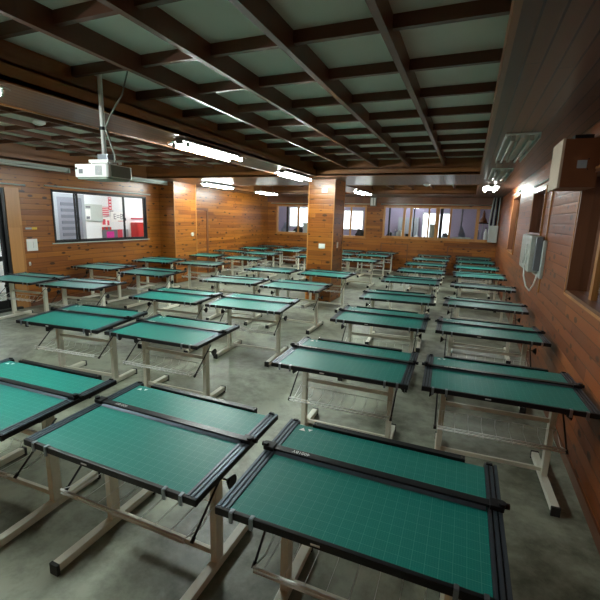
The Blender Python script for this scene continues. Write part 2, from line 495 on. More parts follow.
# back wall windows: timber frames with sliding sashes
def back_window(name, xa, xb, za, zb, mull, dark=()):
    w_ = struct_empty(name, (0, 0, 0))
    bm = bmesh.new()
    f = 0.06
    for d in ((xa - 0.01, xa + f), (xb - f, xb + 0.01)): box(bm, d[0], d[1], BW - 0.03, BW + 0.1, za - 0.01, zb + 0.01)
    for z in ((za - 0.03, za + 0.05), (zb - 0.05, zb + 0.02)): box(bm, xa - 0.01, xb + 0.01, BW - 0.035, BW + 0.1, *z)
    obj('window_frame', bm, TRIM, w_)
    edges = [xa + f] + [m_[0] for m_ in mull] + [xb - f]
    for (mx_, wd) in mull:
        bx('mullion', (mx_ - wd / 2, mx_ + wd / 2, BW - 0.01, BW + 0.06, za + 0.04, zb - 0.04), TRIM, w_)
    for i in range(len(edges) - 1):
        bx('pane', (edges[i] + 0.01, edges[i + 1] - 0.01, BW + 0.022, BW + 0.028, za + 0.04, zb - 0.04), GLASS, w_)
    for (mx_, wd) in dark:
        bx('dark_post', (mx_ - wd / 2, mx_ + wd / 2, BW + 0.065, BW + 0.10, za + 0.04, zb - 0.04), BLACKM, w_)
    bx('window_sill', (xa - 0.05, xb + 0.05, BW - 0.06, BW + 0.12, za - 0.055, za - 0.03), TRIM, w_)
    return w_
back_window('window_2', -8.42, -6.35, 1.42, 2.68, [(-7.32, 0.07)], [(-7.9, 0.09)])
back_window('window_3', -5.95, -4.15, 1.38, 2.70, [(-4.83, 0.07)])
back_window('window_4', -3.40, 0.93, 1.44, 2.70, [(-2.55, 0.10), (-2.28, 0.09), (-1.57, 0.06), (-1.24, 0.15), (-0.74, 0.08), (0.25, 0.12)], [(-3.17, 0.07), (-1.09, 0.12), (-2.16, 0.05)])

# right wall windows: deep timber reveals, panes in shadow
def right_window(name, ya, yb, za, zb, mull):
    w_ = struct_empty(name, (0, 0, 0))
    bm = bmesh.new(); f = 0.05
    for d in ((ya, ya + f), (yb - f, yb)): box(bm, RW - 0.02, RW + T + 0.02, d[0], d[1], za, zb)
    for z in ((za - 0.02, za + 0.03), (zb - 0.03, zb + 0.02)): box(bm, RW - 0.02, RW + T + 0.02, ya, yb, *z)
    obj('reveal', bm, TRIMD, w_)
    bm = bmesh.new()
    for d in ((ya - 0.02, ya), (yb, yb + 0.02)): box(bm, RW - 0.025, RW, d[0], d[1], za - 0.02, zb + 0.02)
    for z in ((za - 0.025, za), (zb, zb + 0.02)): box(bm, RW - 0.025, RW, ya, yb, *z)
    obj('window_frame', bm, TRIM, w_)
    ed = [ya + f] + mull + [yb - f]
    for y in mull:
        bx('mullion', (RW + 0.06, RW + 0.11, y - 0.04, y + 0.04, za + 0.03, zb - 0.03), TRIM, w_)
    for i in range(len(ed) - 1):
        bx('pane', (RW + 0.082, RW + 0.088, ed[i], ed[i + 1], za + 0.03, zb - 0.03), GLASS, w_)
    return w_
right_window('window_5', 3.30, 4.95, 1.42, 2.62, [4.35])
right_window('window_6', 7.15, 8.45, 1.95, 2.68, [7.75])
right_window('window_7', 10.85, 12.3, 1.42, 2.80, [11.5])
sbx('trim_5', (RW - 0.015, RW, 6.62, 6.66, 1.15, 2.72), TRIM)
# unlit store room outside the right wall
sbx('wall_outer', [(RW + 1.6, RW + 1.7, 2.0, 14.0, 0, H), (RW + T, RW + 1.7, 1.9, 2.0, 0, H), (RW + T, RW + 1.7, 14.0, 14.1, 0, H)], CRATE)

# curtain rails above the windows and the door
def rail(pts, label):
    tag(tb('curtain_rail', pts, 0.016, LIGHTG), label, 'curtain rail')
rail([(LW + 0.018, 6.35, 2.665), (LW + 0.018, 9.62, 2.665)], 'thin grey curtain rail above the black framed window in the left wall')
rail([(LW + 0.018, 4.2, 2.63), (LW + 0.018, 5.92, 2.63)], 'thin grey curtain rail above the dark glazed door at the left edge')
rail([(-8.72, BW - 0.018, 2.77), (-6.3, BW - 0.018, 2.77)], 'pale curtain rail above the small back window left of the column')
rail([(-5.9, BW - 0.018, 2.79), (-4.02, BW - 0.018, 2.79)], 'pale curtain rail above the small back window just right of the column')
rail([(-3.55, BW - 0.018, 2.80), (0.8, BW - 0.018, 2.80)], 'long pale curtain rail above the wide back window')
rail([(RW - 0.018, 7.1, 2.78), (RW - 0.018, 8.5, 2.78)], 'short curtain rail above the small high window in the right wall')
rail([(RW - 0.018, 10.8, 2.88), (RW - 0.018, 12.4, 2.88)], 'short curtain rail above the tall narrow window far along the right wall')

# ---------------------------------------------------------------- corridor beyond the left wall
sbx('wall_corridor', (-11.2, -11.0, 1.0, 14.0, 0, 3.0), WPAINT)
sbx('wall_corridor_near', (-11.0, LW - T, 0.9, 1.0, 0, 3.0), WPAINT)
sbx('wall_corridor_far', (-11.0, LW - T, 14.0, 14.1, 0, 3.0), WPAINT)
sbx('ceiling_corridor', (-11.2, LW - T, 1.0, 14.0, 3.0, 3.08), WPAINT)
for yc, lb in ((5.0, 'added unseen tube light on the corridor ceiling beyond the glazed door'), (8.2, 'added unseen tube light on the corridor ceiling beyond the black framed window'), (11.6, 'farthest added unseen tube light on the corridor ceiling, past the red wall box')):
    t = empty('added_corridor_light', (-9.7, yc, 3.0), lb, 'ceiling light')  # unseen lamps, added to brighten the corridor
    bx('housing', (-0.06, 0.06, -0.62, 0.62, -0.05, 0), REFL, t)
    tb('tube', [(0, -0.6, -0.075), (0, 0.6, -0.075)], 0.018, TUBE2, t)
dr = struct_empty('door_3', (0, 0, 0))
bm = bmesh.new()
box(bm, -11.0, -10.94, 8.05, 8.15, 0, 2.62); box(bm, -11.0, -10.94, 8.95, 9.05, 0, 2.62); box(bm, -11.0, -10.94, 8.15, 8.95, 2.52, 2.62)
obj('door_frame', bm, MGREY, dr)
bx('door_leaf', (-11.0, -10.96, 8.15, 8.95, 0, 2.52), plain('grey_door', (0.22, 0.23, 0.27), 0.5), dr)
bm = bmesh.new()
for k in range(12):
    box(bm, -10.965, -10.945, 8.27, 8.83, 0.35 + k * 0.175, 0.44 + k * 0.175)
obj('louvre', bm, plain('grey_louvre', (0.13, 0.14, 0.17), 0.5), dr)
t = empty('notice_board', (-10.978, 9.38, 2.1), 'light grey notice board on the corridor wall seen through the left window', 'notice board')
bx('board', (-0.02, 0.02, -0.33, 0.33, -0.27, 0.25), LIGHTG, t)
bx('paper', (0.02, 0.024, -0.30, -0.12, -0.22, 0.10), WHITEP, t)
bx('clip', (0.02, 0.03, -0.28, -0.12, 0.14, 0.19), DGREY, t)
bx('marker_tray', (0.02, 0.035, -0.28, -0.16, -0.2, -0.12), DGREY, t)

def sign(loc, sy, sz, mat, label, marks=(), mm=None, name='poster', cat='poster'):
    t = empty(name, loc, label, cat)
    bx('sheet', (-0.006, 0.006, -sy / 2, sy / 2, -sz / 2, sz / 2), mat, t)
    if marks:
        bm = bmesh.new()
        for (a, b, c, d) in marks: box(bm, 0.006, 0.01, a, b, c, d)
        obj('printing', bm, mm or WHITEP, t)
    return t
sign((-10.985, 9.85, 2.14), 0.26, 0.30, REDP, 'wide red notice with white lines beside the grey notice board', [(-0.12, 0.12, z, z + 0.02) for z in (-0.13, -0.07, -0.01, 0.05, 0.11)])
sign((-10.985, 10.05, 2.40), 0.12, 0.40, REDP, 'narrow upright red notice, topmost on the corridor wall', [(-0.04, 0.04, z, z + 0.04) for z in (-0.16, -0.06, 0.04, 0.14)])
sign((-10.985, 9.84, 1.80), 0.34, 0.28, WHITEP, 'white picture sheet with red and black shapes below the red notices', [(-0.14, -0.02, -0.08, 0.1), (0.05, 0.13, -0.1, 0.06)], REDP)
sign((-10.985, 9.86, 1.60), 0.36, 0.09, RED, 'small red and dark strip notice above the magenta poster', [(-0.12, -0.06, -0.05, 0.05), (0.04, 0.12, -0.05, 0.05)], DGREY)
t = sign((-10.985, 9.98, 1.36), 0.62, 0.40, DGREY, 'dark poster with magenta square low on the corridor wall', [(-0.14, 0.16, -0.14, 0.14)], PINK)
sign((-10.985, 10.40, 1.36), 0.2, 0.40, REDP, 'tall dull red panel between the magenta poster and grey board')
sign((-10.985, 10.64, 1.36), 0.24, 0.40, MGREY, 'plain grey board right of the dull red panel')
# lettered white sheet
def letters(text, size, mat, parent, mtx, ext=0.001, name='lettering'):
    cu = bpy.data.curves.new('lettering', 'FONT'); cu.body = text; cu.size = size; cu.extrude = ext
    cu.align_x = 'CENTER'; cu.align_y = 'CENTER'
    ob = bpy.data.objects.new('tmp', cu); COL.objects.link(ob)
    dg = bpy.context.evaluated_depsgraph_get(); dg.update()
    me = bpy.data.meshes.new_from_object(ob.evaluated_get(dg))
    bpy.data.objects.remove(ob)
    me.transform(mtx); me.materials.clear(); me.materials.append(mat); me.name = name
    o = bpy.data.objects.new(name, me); COL.objects.link(o)
    if parent: o.parent = parent
    return o
ROTL = Matrix(((0, 0, 1, 0.008), (1, 0, 0, 0), (0, 1, 0, 0), (0, 0, 0, 1)))
t = sign((-10.985, 10.36, 1.98), 0.62, 0.34, WHITEP, 'white sheet lettered E=B on the corridor wall')
letters('E=B', 0.26, DGREY, t, ROTL)
bm = bmesh.new(); box(bm, 0.006, 0.01, -0.02, 0.26, -0.15, -0.13); obj('underline', bm, RED, t)
bx('holder', (-0.006, 0.015, -0.33, -0.2, 0.17, 0.2), DGREY, t)
t = empty('red_cabinet', (-10.85, 11.15, 1.54), 'red wall box at the right end of the corridor', 'box')
bx('body', (-0.15, 0.15, -0.25, 0.25, -0.30, 0.26), RED, t, 0.01)
bx('door', (0.15, 0.165, -0.22, 0.22, -0.27, 0.23), RED, t)
bx('side_plate', (-0.14, 0.155, 0.25, 0.36, -0.30, 0.26), DGREY, t)
tag(tb('wall_pipe', [(-10.96, 10.9, 1.93), (-10.96, 11.5, 1.93)], 0.02, REDP), 'short red pipe on the corridor wall above the red box', 'pipe')

# ---------------------------------------------------------------- room behind the back wall
YB = 20.5
wall_y('wall_rear', YB, YB + 0.12, -11.4, 2.2, H, [(-9.2, -7.9, 1.65, 2.7), (-6.15, -5.05, 1.6, 2.6), (-2.15, -0.85, 1.35, 2.55)], LILAC)
sbx('wall_rear_side', [(-11.5, -11.4, BW, YB, 0, H), (1.4, 1.5, BW, YB, 0, H)], LILAC)
for i, (a, b, c, d, ms) in enumerate(((-9.2, -7.9, 1.65, 2.7, (-8.75, -8.35)), (-6.15, -5.05, 1.6, 2.6, (-5.6,)), (-2.15, -0.85, 1.35, 2.55, (-1.5,)))):
    w_ = struct_empty('window_%d' % (8 + i), (0, 0, 0))
    bm = bmesh.new()
    for q in (a, b - 0.05): box(bm, q, q + 0.05, YB - 0.02, YB + 0.08, c, d)
    for q in (c, d - 0.05): box(bm, a, b, YB - 0.02, YB + 0.08, q, q + 0.05)
    for q in ms: box(bm, q - 0.02, q + 0.02, YB - 0.01, YB + 0.06, c, d)
    obj('window_frame', bm, WHITEP, w_)
    bx('pane', (a, b, YB + 0.05, YB + 0.06, c, d), DAYM, w_)
for xc in (-7.5, -2.6):
    t = empty('added_rear_light', (xc, 19.0, H), 'added unseen tube light on the ceiling of the room behind the %s' % ('wide back window' if xc > -5 else 'two small back windows'), 'ceiling light')  # lamps hidden above the windows, added to brighten the lilac walls
    bx('housing', (-0.62, 0.62, -0.06, 0.06, -0.05, 0), REFL, t)
    tb('tube', [(-0.6, 0, -0.075), (0.6, 0, -0.075)], 0.02, TUBE2, t)
tag(bx('storage_cabinet', (-3.2, -2.3, 19.9, 20.45, 0, 2.3), MGREY), 'grey cupboard behind the wide back window at its left', 'cupboard')
t = empty('standing_banner', (-0.35, 18.8, 0), 'dark folded pole with grey cloth behind the wide back window', 'banner')
tb('pole', [(0, 0, 0), (0, 0, 2.75)], 0.03, DGREY, t)
bm = bmesh.new(); prism(bm, [(-0.02, 2.1), (0.18, 1.7), (0.3, 1.2), (0.28, 0.6), (-0.12, 0.6), (-0.1, 1.4)], 'y', -0.03, 0.03); obj('cloth', bm, BLUEG, t, 0.01)
# things on the back sills
def lathe(bm, prof, seg=16, c=(0, 0)):
    rings = [[bm.verts.new((c[0] + r * math.cos(2 * PI * k / seg), c[1] + r * math.sin(2 * PI * k / seg), z)) for k in range(seg)] for r, z in prof]
    for i in range(len(rings) - 1):
        for k in range(seg):
            j = (k + 1) % seg
            f = bm.faces.new((rings[i][k], rings[i][j], rings[i + 1][j], rings[i + 1][k])); f.smooth = True
    bm.faces.new(rings[0]); bm.faces.new(rings[-1])
sbx('trim_6', (-11.0, 1.3, BW + T, BW + 0.75, 1.36, 1.41), TRIM)     # counter behind the wall
SZ = 1.41
def jar(x, y, r, h, mat, label, cat='bottle', name='bottle', cap=True):
    t = empty(name, (x, y, SZ), label, cat)
    bm = bmesh.new(); lathe(bm, [(r * .9, 0), (r, h * .06), (r, h * .62), (r * .45, h * .82), (r * .4, h * .92)]); obj('body', bm, mat, t)
    if cap:
        bm = bmesh.new(); lathe(bm, [(r * .5, h * .9), (r * .5, h)]); obj('cap', bm, WHITEP if mat is not WHITEP else DGREY, t)
def crate(x, y, sx, sy, h, mat, label, cat='box', name='carton', lid=None):
    t = empty(name, (x, y, SZ), label, cat)
    bx('body', (-sx / 2, sx / 2, -sy / 2, sy / 2, 0, h * 0.85), mat, t, 0.008)
    bx('lid', (-sx / 2 - .01, sx / 2 + .01, -sy / 2 - .01, sy / 2 + .01, h * 0.85, h), lid or mat, t)
    return t
def mound(x, y, sx, h, mat, label, name='cloth_bundle', cat='cloth'):
    bm = bmesh.new(); bmesh.ops.create_icosphere(bm, subdivisions=3, radius=1)
    rnd = random.Random(int(x * 100))
    ph = [rnd.uniform(0, 6) for _ in range(6)]
    for v in bm.verts:
        k = 1 + .18 * math.sin(4 * v.co.x + ph[0]) * math.sin(5 * v.co.y + ph[1]) + .12 * math.sin(7 * v.co.z + ph[2] + 3 * v.co.x)
        v.co = Vector((v.co.x * sx * k, v.co.y * 0.14 * k, max(0, v.co.z) * h * k))
    for f in bm.faces: f.smooth = True
    o = obj(name, bm, mat, None, loc=(x, y, SZ)); tag(o, label, cat)
yS = 17.75
mound(-3.22, yS + .17, 0.13, 0.26, BLACK, 'black heap in the left corner of the wide back window')
jar(-3.2, yS - .2, 0.05, 0.42, DGREY, 'dark bottle at the far left of the wide back window')
mound(-2.78, yS + .05, 0.22, 0.30, LIGHTG, 'white and grey bundle left of the paired posts in the wide back window')
jar(-2.62, yS - .2, 0.045, 0.40, WHITEP, 'tall white bottle beside the white bundle in the wide back window')
jar(-2.9, yS - .25, 0.04, 0.34, BLUEG, 'blue-grey bottle in front of the white bundle in the wide back window')
crate(-2.40, yS, 0.2, 0.2, 0.18, BLACK, 'small dark box between the paired posts of the wide back window')
mound(-2.05, yS, 0.11, 0.14, WHITEP, 'low white bundle just right of the paired posts')
mound(-1.72, yS - .1, 0.11, 0.12, DGREY, 'low dark bundle right of the low white bundle')
crate(-1.43, yS, 0.22, 0.2, 0.62, LIGHTG, 'tall light grey box in front of the bright pane', name='storage_box')
crate(-0.98, yS - .17, 0.36, 0.16, 0.10, WHITEP, 'flat white box on the sill right of the dark post', name='flat_box')
mound(-0.90, yS + .18, 0.17, 0.28, DGREY, 'grey slumped bag right of the dark post')
crate(-0.28, yS, 0.7, 0.3, 0.13, LIGHTG, 'long low pale box right of the middle of the wide back window', name='flat_box')
jar(0.30, yS - .2, 0.06, 0.5, BLUEG, 'dark blue bottle under the hanging shelf in the wide back window')
jar(0.60, yS - .2, 0.07, 0.55, WHITEP, 'white tall bottle nearest the grey electric box')
jar(0.72, yS, 0.06, 0.42, LIGHTG, 'pale bottle pushed against the right end of the wide back window')
mound(-4.45, yS - .1, 0.24, 0.28, BLACK, 'black bundle on the sill of the back window just right of the column')
mound(-8.2, yS + .1, 0.2, 0.42, BLUEG, 'blue-grey bag in the left corner of the back window left of the column')
mound(-7.55, yS + .15, 0.22, 0.32, BLACK, 'black bundle in the middle of the back window left of the column')
crate(-7.75, yS - .2, 0.3, 0.14, 0.1, WHITEP, 'flat white box in the back window left of the column', name='flat_box')
crate(-7.1, yS, 0.22, 0.2, 0.5, LIGHTG, 'pale upright box right of the mullion of the back window left of the column', name='storage_box')
mound(-6.75, yS - .1, 0.12, 0.35, BLACK, 'black bundle behind the column edge in the small back window')
# hanging shelf with a pointed ornament
t = empty('hanging_shelf', (0.47, 17.75, 2.1), 'dark hanging shelf with a pointed ornament behind the wide back window', 'shelf')
bx('board', (-0.22, 0.22, -0.12, 0.12, 0, 0.04), BLACK, t)
bm = bmesh.new(); lathe(bm, [(0.16, 0.04), (0.12, 0.16), (0.06, 0.26), (0.05, 0.4), (0.015, 0.52)]); obj('ornament', bm, CRATE, t)
tb('stem', [(0, 0, -0.69), (0, 0, 0.01)], 0.02, MGREY, t)

# ---------------------------------------------------------------- light fittings
def tube_light(loc, label, lit=True, length=1.24, group=None, hang=0):
    """twin batten with sloping reflector hanging just below the soffit"""
    t = empty('tube_light', loc, label, 'ceiling light', group)
    h = length / 2
    bx('housing', (-0.05, 0.05, -h, h, -0.05, 0.0), REFL, t)
    for s in (-1, 1):
        bm = bmesh.new()
        prism(bm, [(s * 0.05, -0.005), (s * 0.19, -0.05), (s * 0.19, -0.06), (s * 0.05, -0.02)], 'y', -h, h)
        obj('reflector_wing', bm, REFL, t)
        tb('tube', [(s * 0.115, -h + 0.04, -0.08), (s * 0.115, h - 0.04, -0.08)], 0.02, TUBEM if lit else OFFT, t, 12)
        for e in (-1, 1):
            bx('socket', (s * 0.115 - 0.02, s * 0.115 + 0.02, e * (h - 0.03) - 0.012, e * (h - 0.03) + 0.012, -0.105, -0.045), GREYP, t)
    if hang:
        for e in (-1, 1): tb('hanger', [(0, e * h * .7, -0.002), (0, e * h * .7, hang)], 0.008, GREYP, t)
    for e in (-1, 1):
        bx('end_cap', (-0.055, 0.055, e * h - 0.01, e * h + 0.01, -0.06, 0), GREYP, t)
    return t
tube_light((-3.62, 5.2, CZ), 'nearest lit tube light, left of the dark coffer above the left tables', length=1.4)
tube_light((-3.72, 8.55, CZ), 'lit tube light just in front of the column', length=1.4)
tube_light((-7.35, 10.9, CZ), 'lit tube light close to the left wall past the pillar', length=1.4)
tube_light((-7.35, 14.2, CZ), 'lit tube light farthest away in the back left corner', length=1.4, hang=GZ1 - CZ)
tube_light((-3.5, 13.9, CZ), 'lit tube light right of the column near the back windows', length=1.4)
tube_light((0.40, 12.1, CZ), 'lit tube light at the far end of the right wall', length=1.3)
tube_light((-3.62, 1.5, CZ), 'lit tube light on the left soffit nearest the front wall', length=1.5)

def troffer(y0, y1, label):
    t = empty('ceiling_fixture', (0.43, (y0 + y1) / 2, CZ), label, 'ceiling light')
    h = (y1 - y0) / 2
    bm = bmesh.new(); box(bm, -0.17, 0.17, -h, h, -0.02, 0.0)
    box(bm, -0.17, -0.155, -h, h, -0.06, -0.02); box(bm, 0.155, 0.17, -h, h, -0.06, -0.02)
    box(bm, -0.02, 0.02, -h, h, -0.05, -0.02)
    obj('tray', bm, LIGHTG, t)
    for x in (-0.09, 0.09):
        tb('tube', [(x, -h + .05, -0.05), (x, h - .05, -0.05)], 0.018, OFFT, t, 10)
        for e in (-1, 1): bx('socket', (x - .022, x + .022, e * (h - .04) - .012, e * (h - .04) + .012, -0.075, -0.02), GREYP, t)
troffer(5.15, 7.1, 'nearest unlit twin tube fixture on the ceiling strip along the right wall')
troffer(8.2, 10.1, 'second unlit twin tube fixture on the ceiling strip, nearer the lit one')

def strip(y0, y1, label):
    t = empty('wall_strip_light', (-8.62, (y0 + y1) / 2, CZ), label, 'ceiling light')
    h = (y1 - y0) / 2
    bm = bmesh.new(); prism(bm, [(-0.07, 0), (0.07, 0), (0.05, -0.06), (-0.05, -0.06)], 'y', -h, h); obj('housing', bm, LIGHTG, t)
    for x in (-0.05, 0.05): tb('tube', [(x, -h + .05, -0.085), (x, h - .05, -0.085)], 0.017, OFFT, t, 10)
    for e in (-1, 1): bx('end_cap', (-0.075, 0.075, e * h - .015, e * h + .015, -0.11, 0), LIGHTG, t)
strip(4.3, 6.75, 'unlit strip light above the left wall between door and window')
strip(7.9, 10.0, 'unlit strip light above the left wall, behind the projector')

# ---------------------------------------------------------------- projector on its ceiling pole
PY = 3.0
t = empty('projector', (-3.33, PY, 2.43), 'white projector hanging from a ceiling pole at the left', 'projector', rz=math.radians(4))
# body with rounded left end
bm = bmesh.new()
pts = []
Wd, Dp = 0.205, 0.165
for k in range(7):
    a = PI / 2 + k * PI / 12; pts.append((-Wd + 0.04 + 0.04 * math.cos(a), Dp - 0.04 + 0.04 * math.sin(a)))
for k in range(7):
    a = PI + k * PI / 12; pts.append((-Wd + 0.04 + 0.04 * math.cos(a), -Dp + 0.04 + 0.04 * math.sin(a)))
for k in range(7):
    a = 3 * PI / 2 + k * PI / 12; pts.append((Wd - 0.04 + 0.04 * math.cos(a), -Dp + 0.04 + 0.04 * math.sin(a)))
for k in range(7):
    a = k * PI / 12; pts.append((Wd - 0.04 + 0.04 * math.cos(a), Dp - 0.04 + 0.04 * math.sin(a)))
prism(bm, pts, 'z', 0.0, 0.115)
obj('body', bm, WHITEP, t, 0.006)
bm = bmesh.new(); prism(bm, [(p[0] * 0.93, p[1] * 0.93) for p in pts], 'z', -0.018, 0.0); obj('base', bm, plain('greenish_plastic', (0.35, 0.42, 0.36), 0.5), t)
bx('side_panel', (Wd - 0.002, Wd + 0.004, -Dp + 0.04, Dp - 0.04, 0.006, 0.108), GREYP, t)
bm = bmesh.new()
for k in range(6): box(bm, 0.06 + k * 0.014, 0.067 + k * 0.014, -Dp - 0.003, -Dp + 0.003, 0.015, 0.1)
obj('vent', bm, MGREY, t)
bx('connector', (-0.135, -0.09, -Dp - 0.004, -Dp + 0.004, 0.03, 0.07), DGREY, t)
bx('power_socket', (-0.175, -0.155, -Dp - 0.004, -Dp + 0.004, 0.068, 0.085), BLACK, t)
bx('mount_plate', (-0.09, 0.14, -0.09, 0.09, 0.135, 0.165), WHITEP, t, 0.004)
bm = bmesh.new()
for x, y in ((-0.07, -0.07), (0.12, -0.07), (-0.07, 0.07), (0.12, 0.07)): tube(bm, [(x, y, 0.11), (x, y, 0.15)], 0.012)
tube(bm, [(-0.13, -0.02, 0.14), (0.19, -0.02, 0.13)], 0.013)
obj('mount_arms', bm, CHROME, t)
bx('swivel', (-0.03, 0.09, -0.04, 0.04, 0.165, 0.22), ALU, t, 0.005)
tb('pole', [(0.02, 0, 0.2), (0.02, 0, GZ1 - 2.43)], 0.021, WHITEP, t, 14)
tb('collar', [(0.02, 0, 0.44), (0.02, 0, 0.47)], 0.03, BLACK, t, 14)
tb('cable', [(0.16, -0.02, 0.12), (0.14, 0.0, 0.22), (0.07, 0.01, 0.38), (0.05, 0.0, 0.46), (0.12, 0.02, 0.6), (0.22, 0.05, 0.75), (0.3, 0.05, 0.95)], 0.007, GREYP, t)
tb('cable', [(0.12, 0.02, 0.12), (0.09, 0.03, 0.28), (0.05, 0.02, 0.45)], 0.006, BLACK, t)
lensb = bmesh.new(); tube(lensb, [(0.0, Dp - .01, 0.06), (0.0, Dp + 0.03, 0.06)], 0.035, 20); obj('lens', lensb, BLACK, t)

# ---------------------------------------------------------------- fittings on the walls
t = empty('wall_speaker', (RW, 4.53, 2.42), 'brown wooden speaker box with pale side high on the right wall', 'speaker')
bx('cabinet', (-0.285, -0.002, 0.0, 0.50, 0.04, 0.47), CRATE, t)
bm = bmesh.new(); prism(bm, [(0.0, 0.035), (0.50, 0.035), (0.50, 0.475), (0.0, 0.475)], 'x', -0.305, -0.285); obj('grille_board', bm, BEIGE, t)
bx('label_plate', (-0.17, -0.095, -0.004, 0.0, 0.21, 0.28), MGREY, t)
for z in (0.2, 0.29): tb('screw', [(-0.085, -0.006, z), (-0.085, 0.0, z)], 0.006, BLACK, t)
bx('bracket', (-0.2, -0.05, 0.1, 0.4, 0.47, 0.52), BLACK, t)

def switch(loc, face, w_, h_, label, n=1, name='wall_switch', cat='switch'):
    """face: 'x+' or 'y-' direction the plate looks"""
    t = empty(name, loc, label, cat, rz=(PI / 2 if face == 'x+' else 0))
    bx('plate', (-w_ / 2, w_ / 2, -0.012, 0, -h_ / 2, h_ / 2), WHITEP, t, 0.002)
    for k in range(n):
        c = (k - (n - 1) / 2) * w_ / n
        bx('rocker', (c - w_ / n * .3, c + w_ / n * .3, -0.018, -0.012, -h_ * .28, h_ * .28), PRINT if h_ > .1 else WHITEP, t)
switch((LW, 5.95, 1.36), 'x+', 0.24, 0.26, 'square white switch plate on the left wall beside the door casing', 2)
switch((-3.43, 9.70, 1.43), 'y-', 0.17, 0.12, 'white switch plate at mid height on the front of the column', 2)
switch((-3.41, 9.70, 2.80), 'y-', 0.15, 0.10, 'pale socket plate high on the front of the column', 1, 'wall_socket', 'socket')
switch((-3.15, 10.1, 1.45), 'x+', 0.10, 0.15, 'small white switch plate on the right side of the column', 1)
t = empty('thermostat', (-8.32, 10.82, 1.5), 'small round white dial on the pillar by the left wall', 'thermostat')
tb('dial', [(0, 0, 0), (0.035, 0, 0)], 0.06, WHITEP, t, 20); tb('knob', [(0.035, 0, 0), (0.05, 0, 0)], 0.03, LIGHTG, t, 16)
t = empty('sticker_strip', (LW, 5.98, 1.72), 'narrow grey and yellow sticker above the square switch plate', 'sticker')
bx('grey_end', (0, 0.004, -0.14, 0.0, -0.02, 0.02), MGREY, t); bx('yellow_end', (0, 0.004, 0.0, 0.12, -0.025, 0.025), YEL, t)
t = empty('wall_hook', (LW, 5.86, 0.95), 'small pale hook on the left wall below the switch plate', 'hook')
bx('base', (0, 0.006, -0.02, 0.02, -0.04, 0.04), WHITEP, t); tb('prong', [(0.004, 0, 0.01), (0.035, 0, -0.02), (0.04, 0, 0.015)], 0.006, WHITEP, t)
t = empty('emergency_lamp', (-3.87, BW, 2.9), 'small white lamp box on the back wall between two back windows', 'lamp')
bx('housing', (-0.13, 0.13, -0.10, 0, -0.2, 0.17), GREYP, t, 0.01); bx('diffuser', (-0.10, 0.0, -0.13, -0.10, -0.17, 0.14), WHITEP, t); bx('side_cover', (0.03, 0.10, -0.12, -0.10, -0.17, 0.14), WHITEP, t)
for i, (p, lb) in enumerate((((-5.78, 4.14, GZ1 - 0.065), 'round white smoke detector on the left ceiling beams'), ((-1.15, 11.3, CZ), 'small white smoke detector on the plank ceiling before the back coffer'))):
    t = empty('smoke_detector', p, lb, 'smoke detector')
    bm = bmesh.new(); lathe(bm, [(0.05, -0.05), (0.085, -0.03), (0.09, 0.0)], 24); obj('cover', bm, WHITEP, t)
    bm = bmesh.new(); lathe(bm, [(0.02, -0.06), (0.03, -0.05)], 12); obj('sensor', bm, LIGHTG, t)

# wrapped unit on the right wall
t = empty('wrapped_wall_heater', (RW, 7.2, 1.40), 'grey plastic wrapped unit with a dangling cord on the right wall', 'wall unit')
bx('back_plate', (-0.04, 0, -0.70, 0.35, -0.04, 0.50), LIGHTG, t, 0.01)
bx('cover', (-0.18, -0.04, -0.50, 0.60, 0.02, 0.56), FILM, t, 0.05)
bx('gap_panel', (-0.12, -0.04, -0.60, -0.50, 0.06, 0.54), DGREY, t, 0.01)
tb('cord', [(-0.185, -0.2, 0.1), (-0.19, -0.3, -0.05), (-0.15, -0.35, -0.2), (-0.10, -0.4, -0.26), (-0.07, -0.5, -0.15), (-0.05, -0.55, 0.0)], 0.012, WHITEP, t)
tb('cord', [(-0.185, 0.1, 0.1), (-0.2, -0.1, 0.2), (-0.2, -0.3, 0.42), (-0.19, -0.4, 0.3), (-0.19, -0.3, 0.12)], 0.008, WHITEP, t)

# electric box and conduits in the back right corner
t = empty('electric_box', (0.80, BW - 0.30, 1.42), 'light grey electric box in the back right corner', 'electric box')
bx('case', (-0.13, 0.19, -0.1, 0.28, 0, 0.62), LIGHTG, t, 0.006)
bx('door', (-0.11, 0.17, -0.115, -0.1, 0.03, 0.59), LIGHTG, t, 0.003)
for i, (x, y, x2, r, mm, lb) in enumerate(((0.66, 16.98, 0.74, 0.022, LIGHTG, 'pale conduit leftmost above the electric box'), (0.73, 17.1, 0.78, 0.03, BLACK, 'thick black cable second from the left above the electric box'),
        (0.80, 17.02, 0.82, 0.02, LIGHTG, 'pale conduit in the middle above the electric box'), (0.88, 17.1, 0.90, 0.035, BLACK, 'thick dark conduit right of the middle above the electric box'),
        (0.95, 17.0, 0.94, 0.018, LIGHTG, 'pale conduit nearest the right wall above the electric box'))):
    tag(tb('conduit', [(x, y, 2.045), (x + .3 * (x2 - x), y, 2.5), (x2, y, CZ - .002)], r, mm), lb, 'conduit')

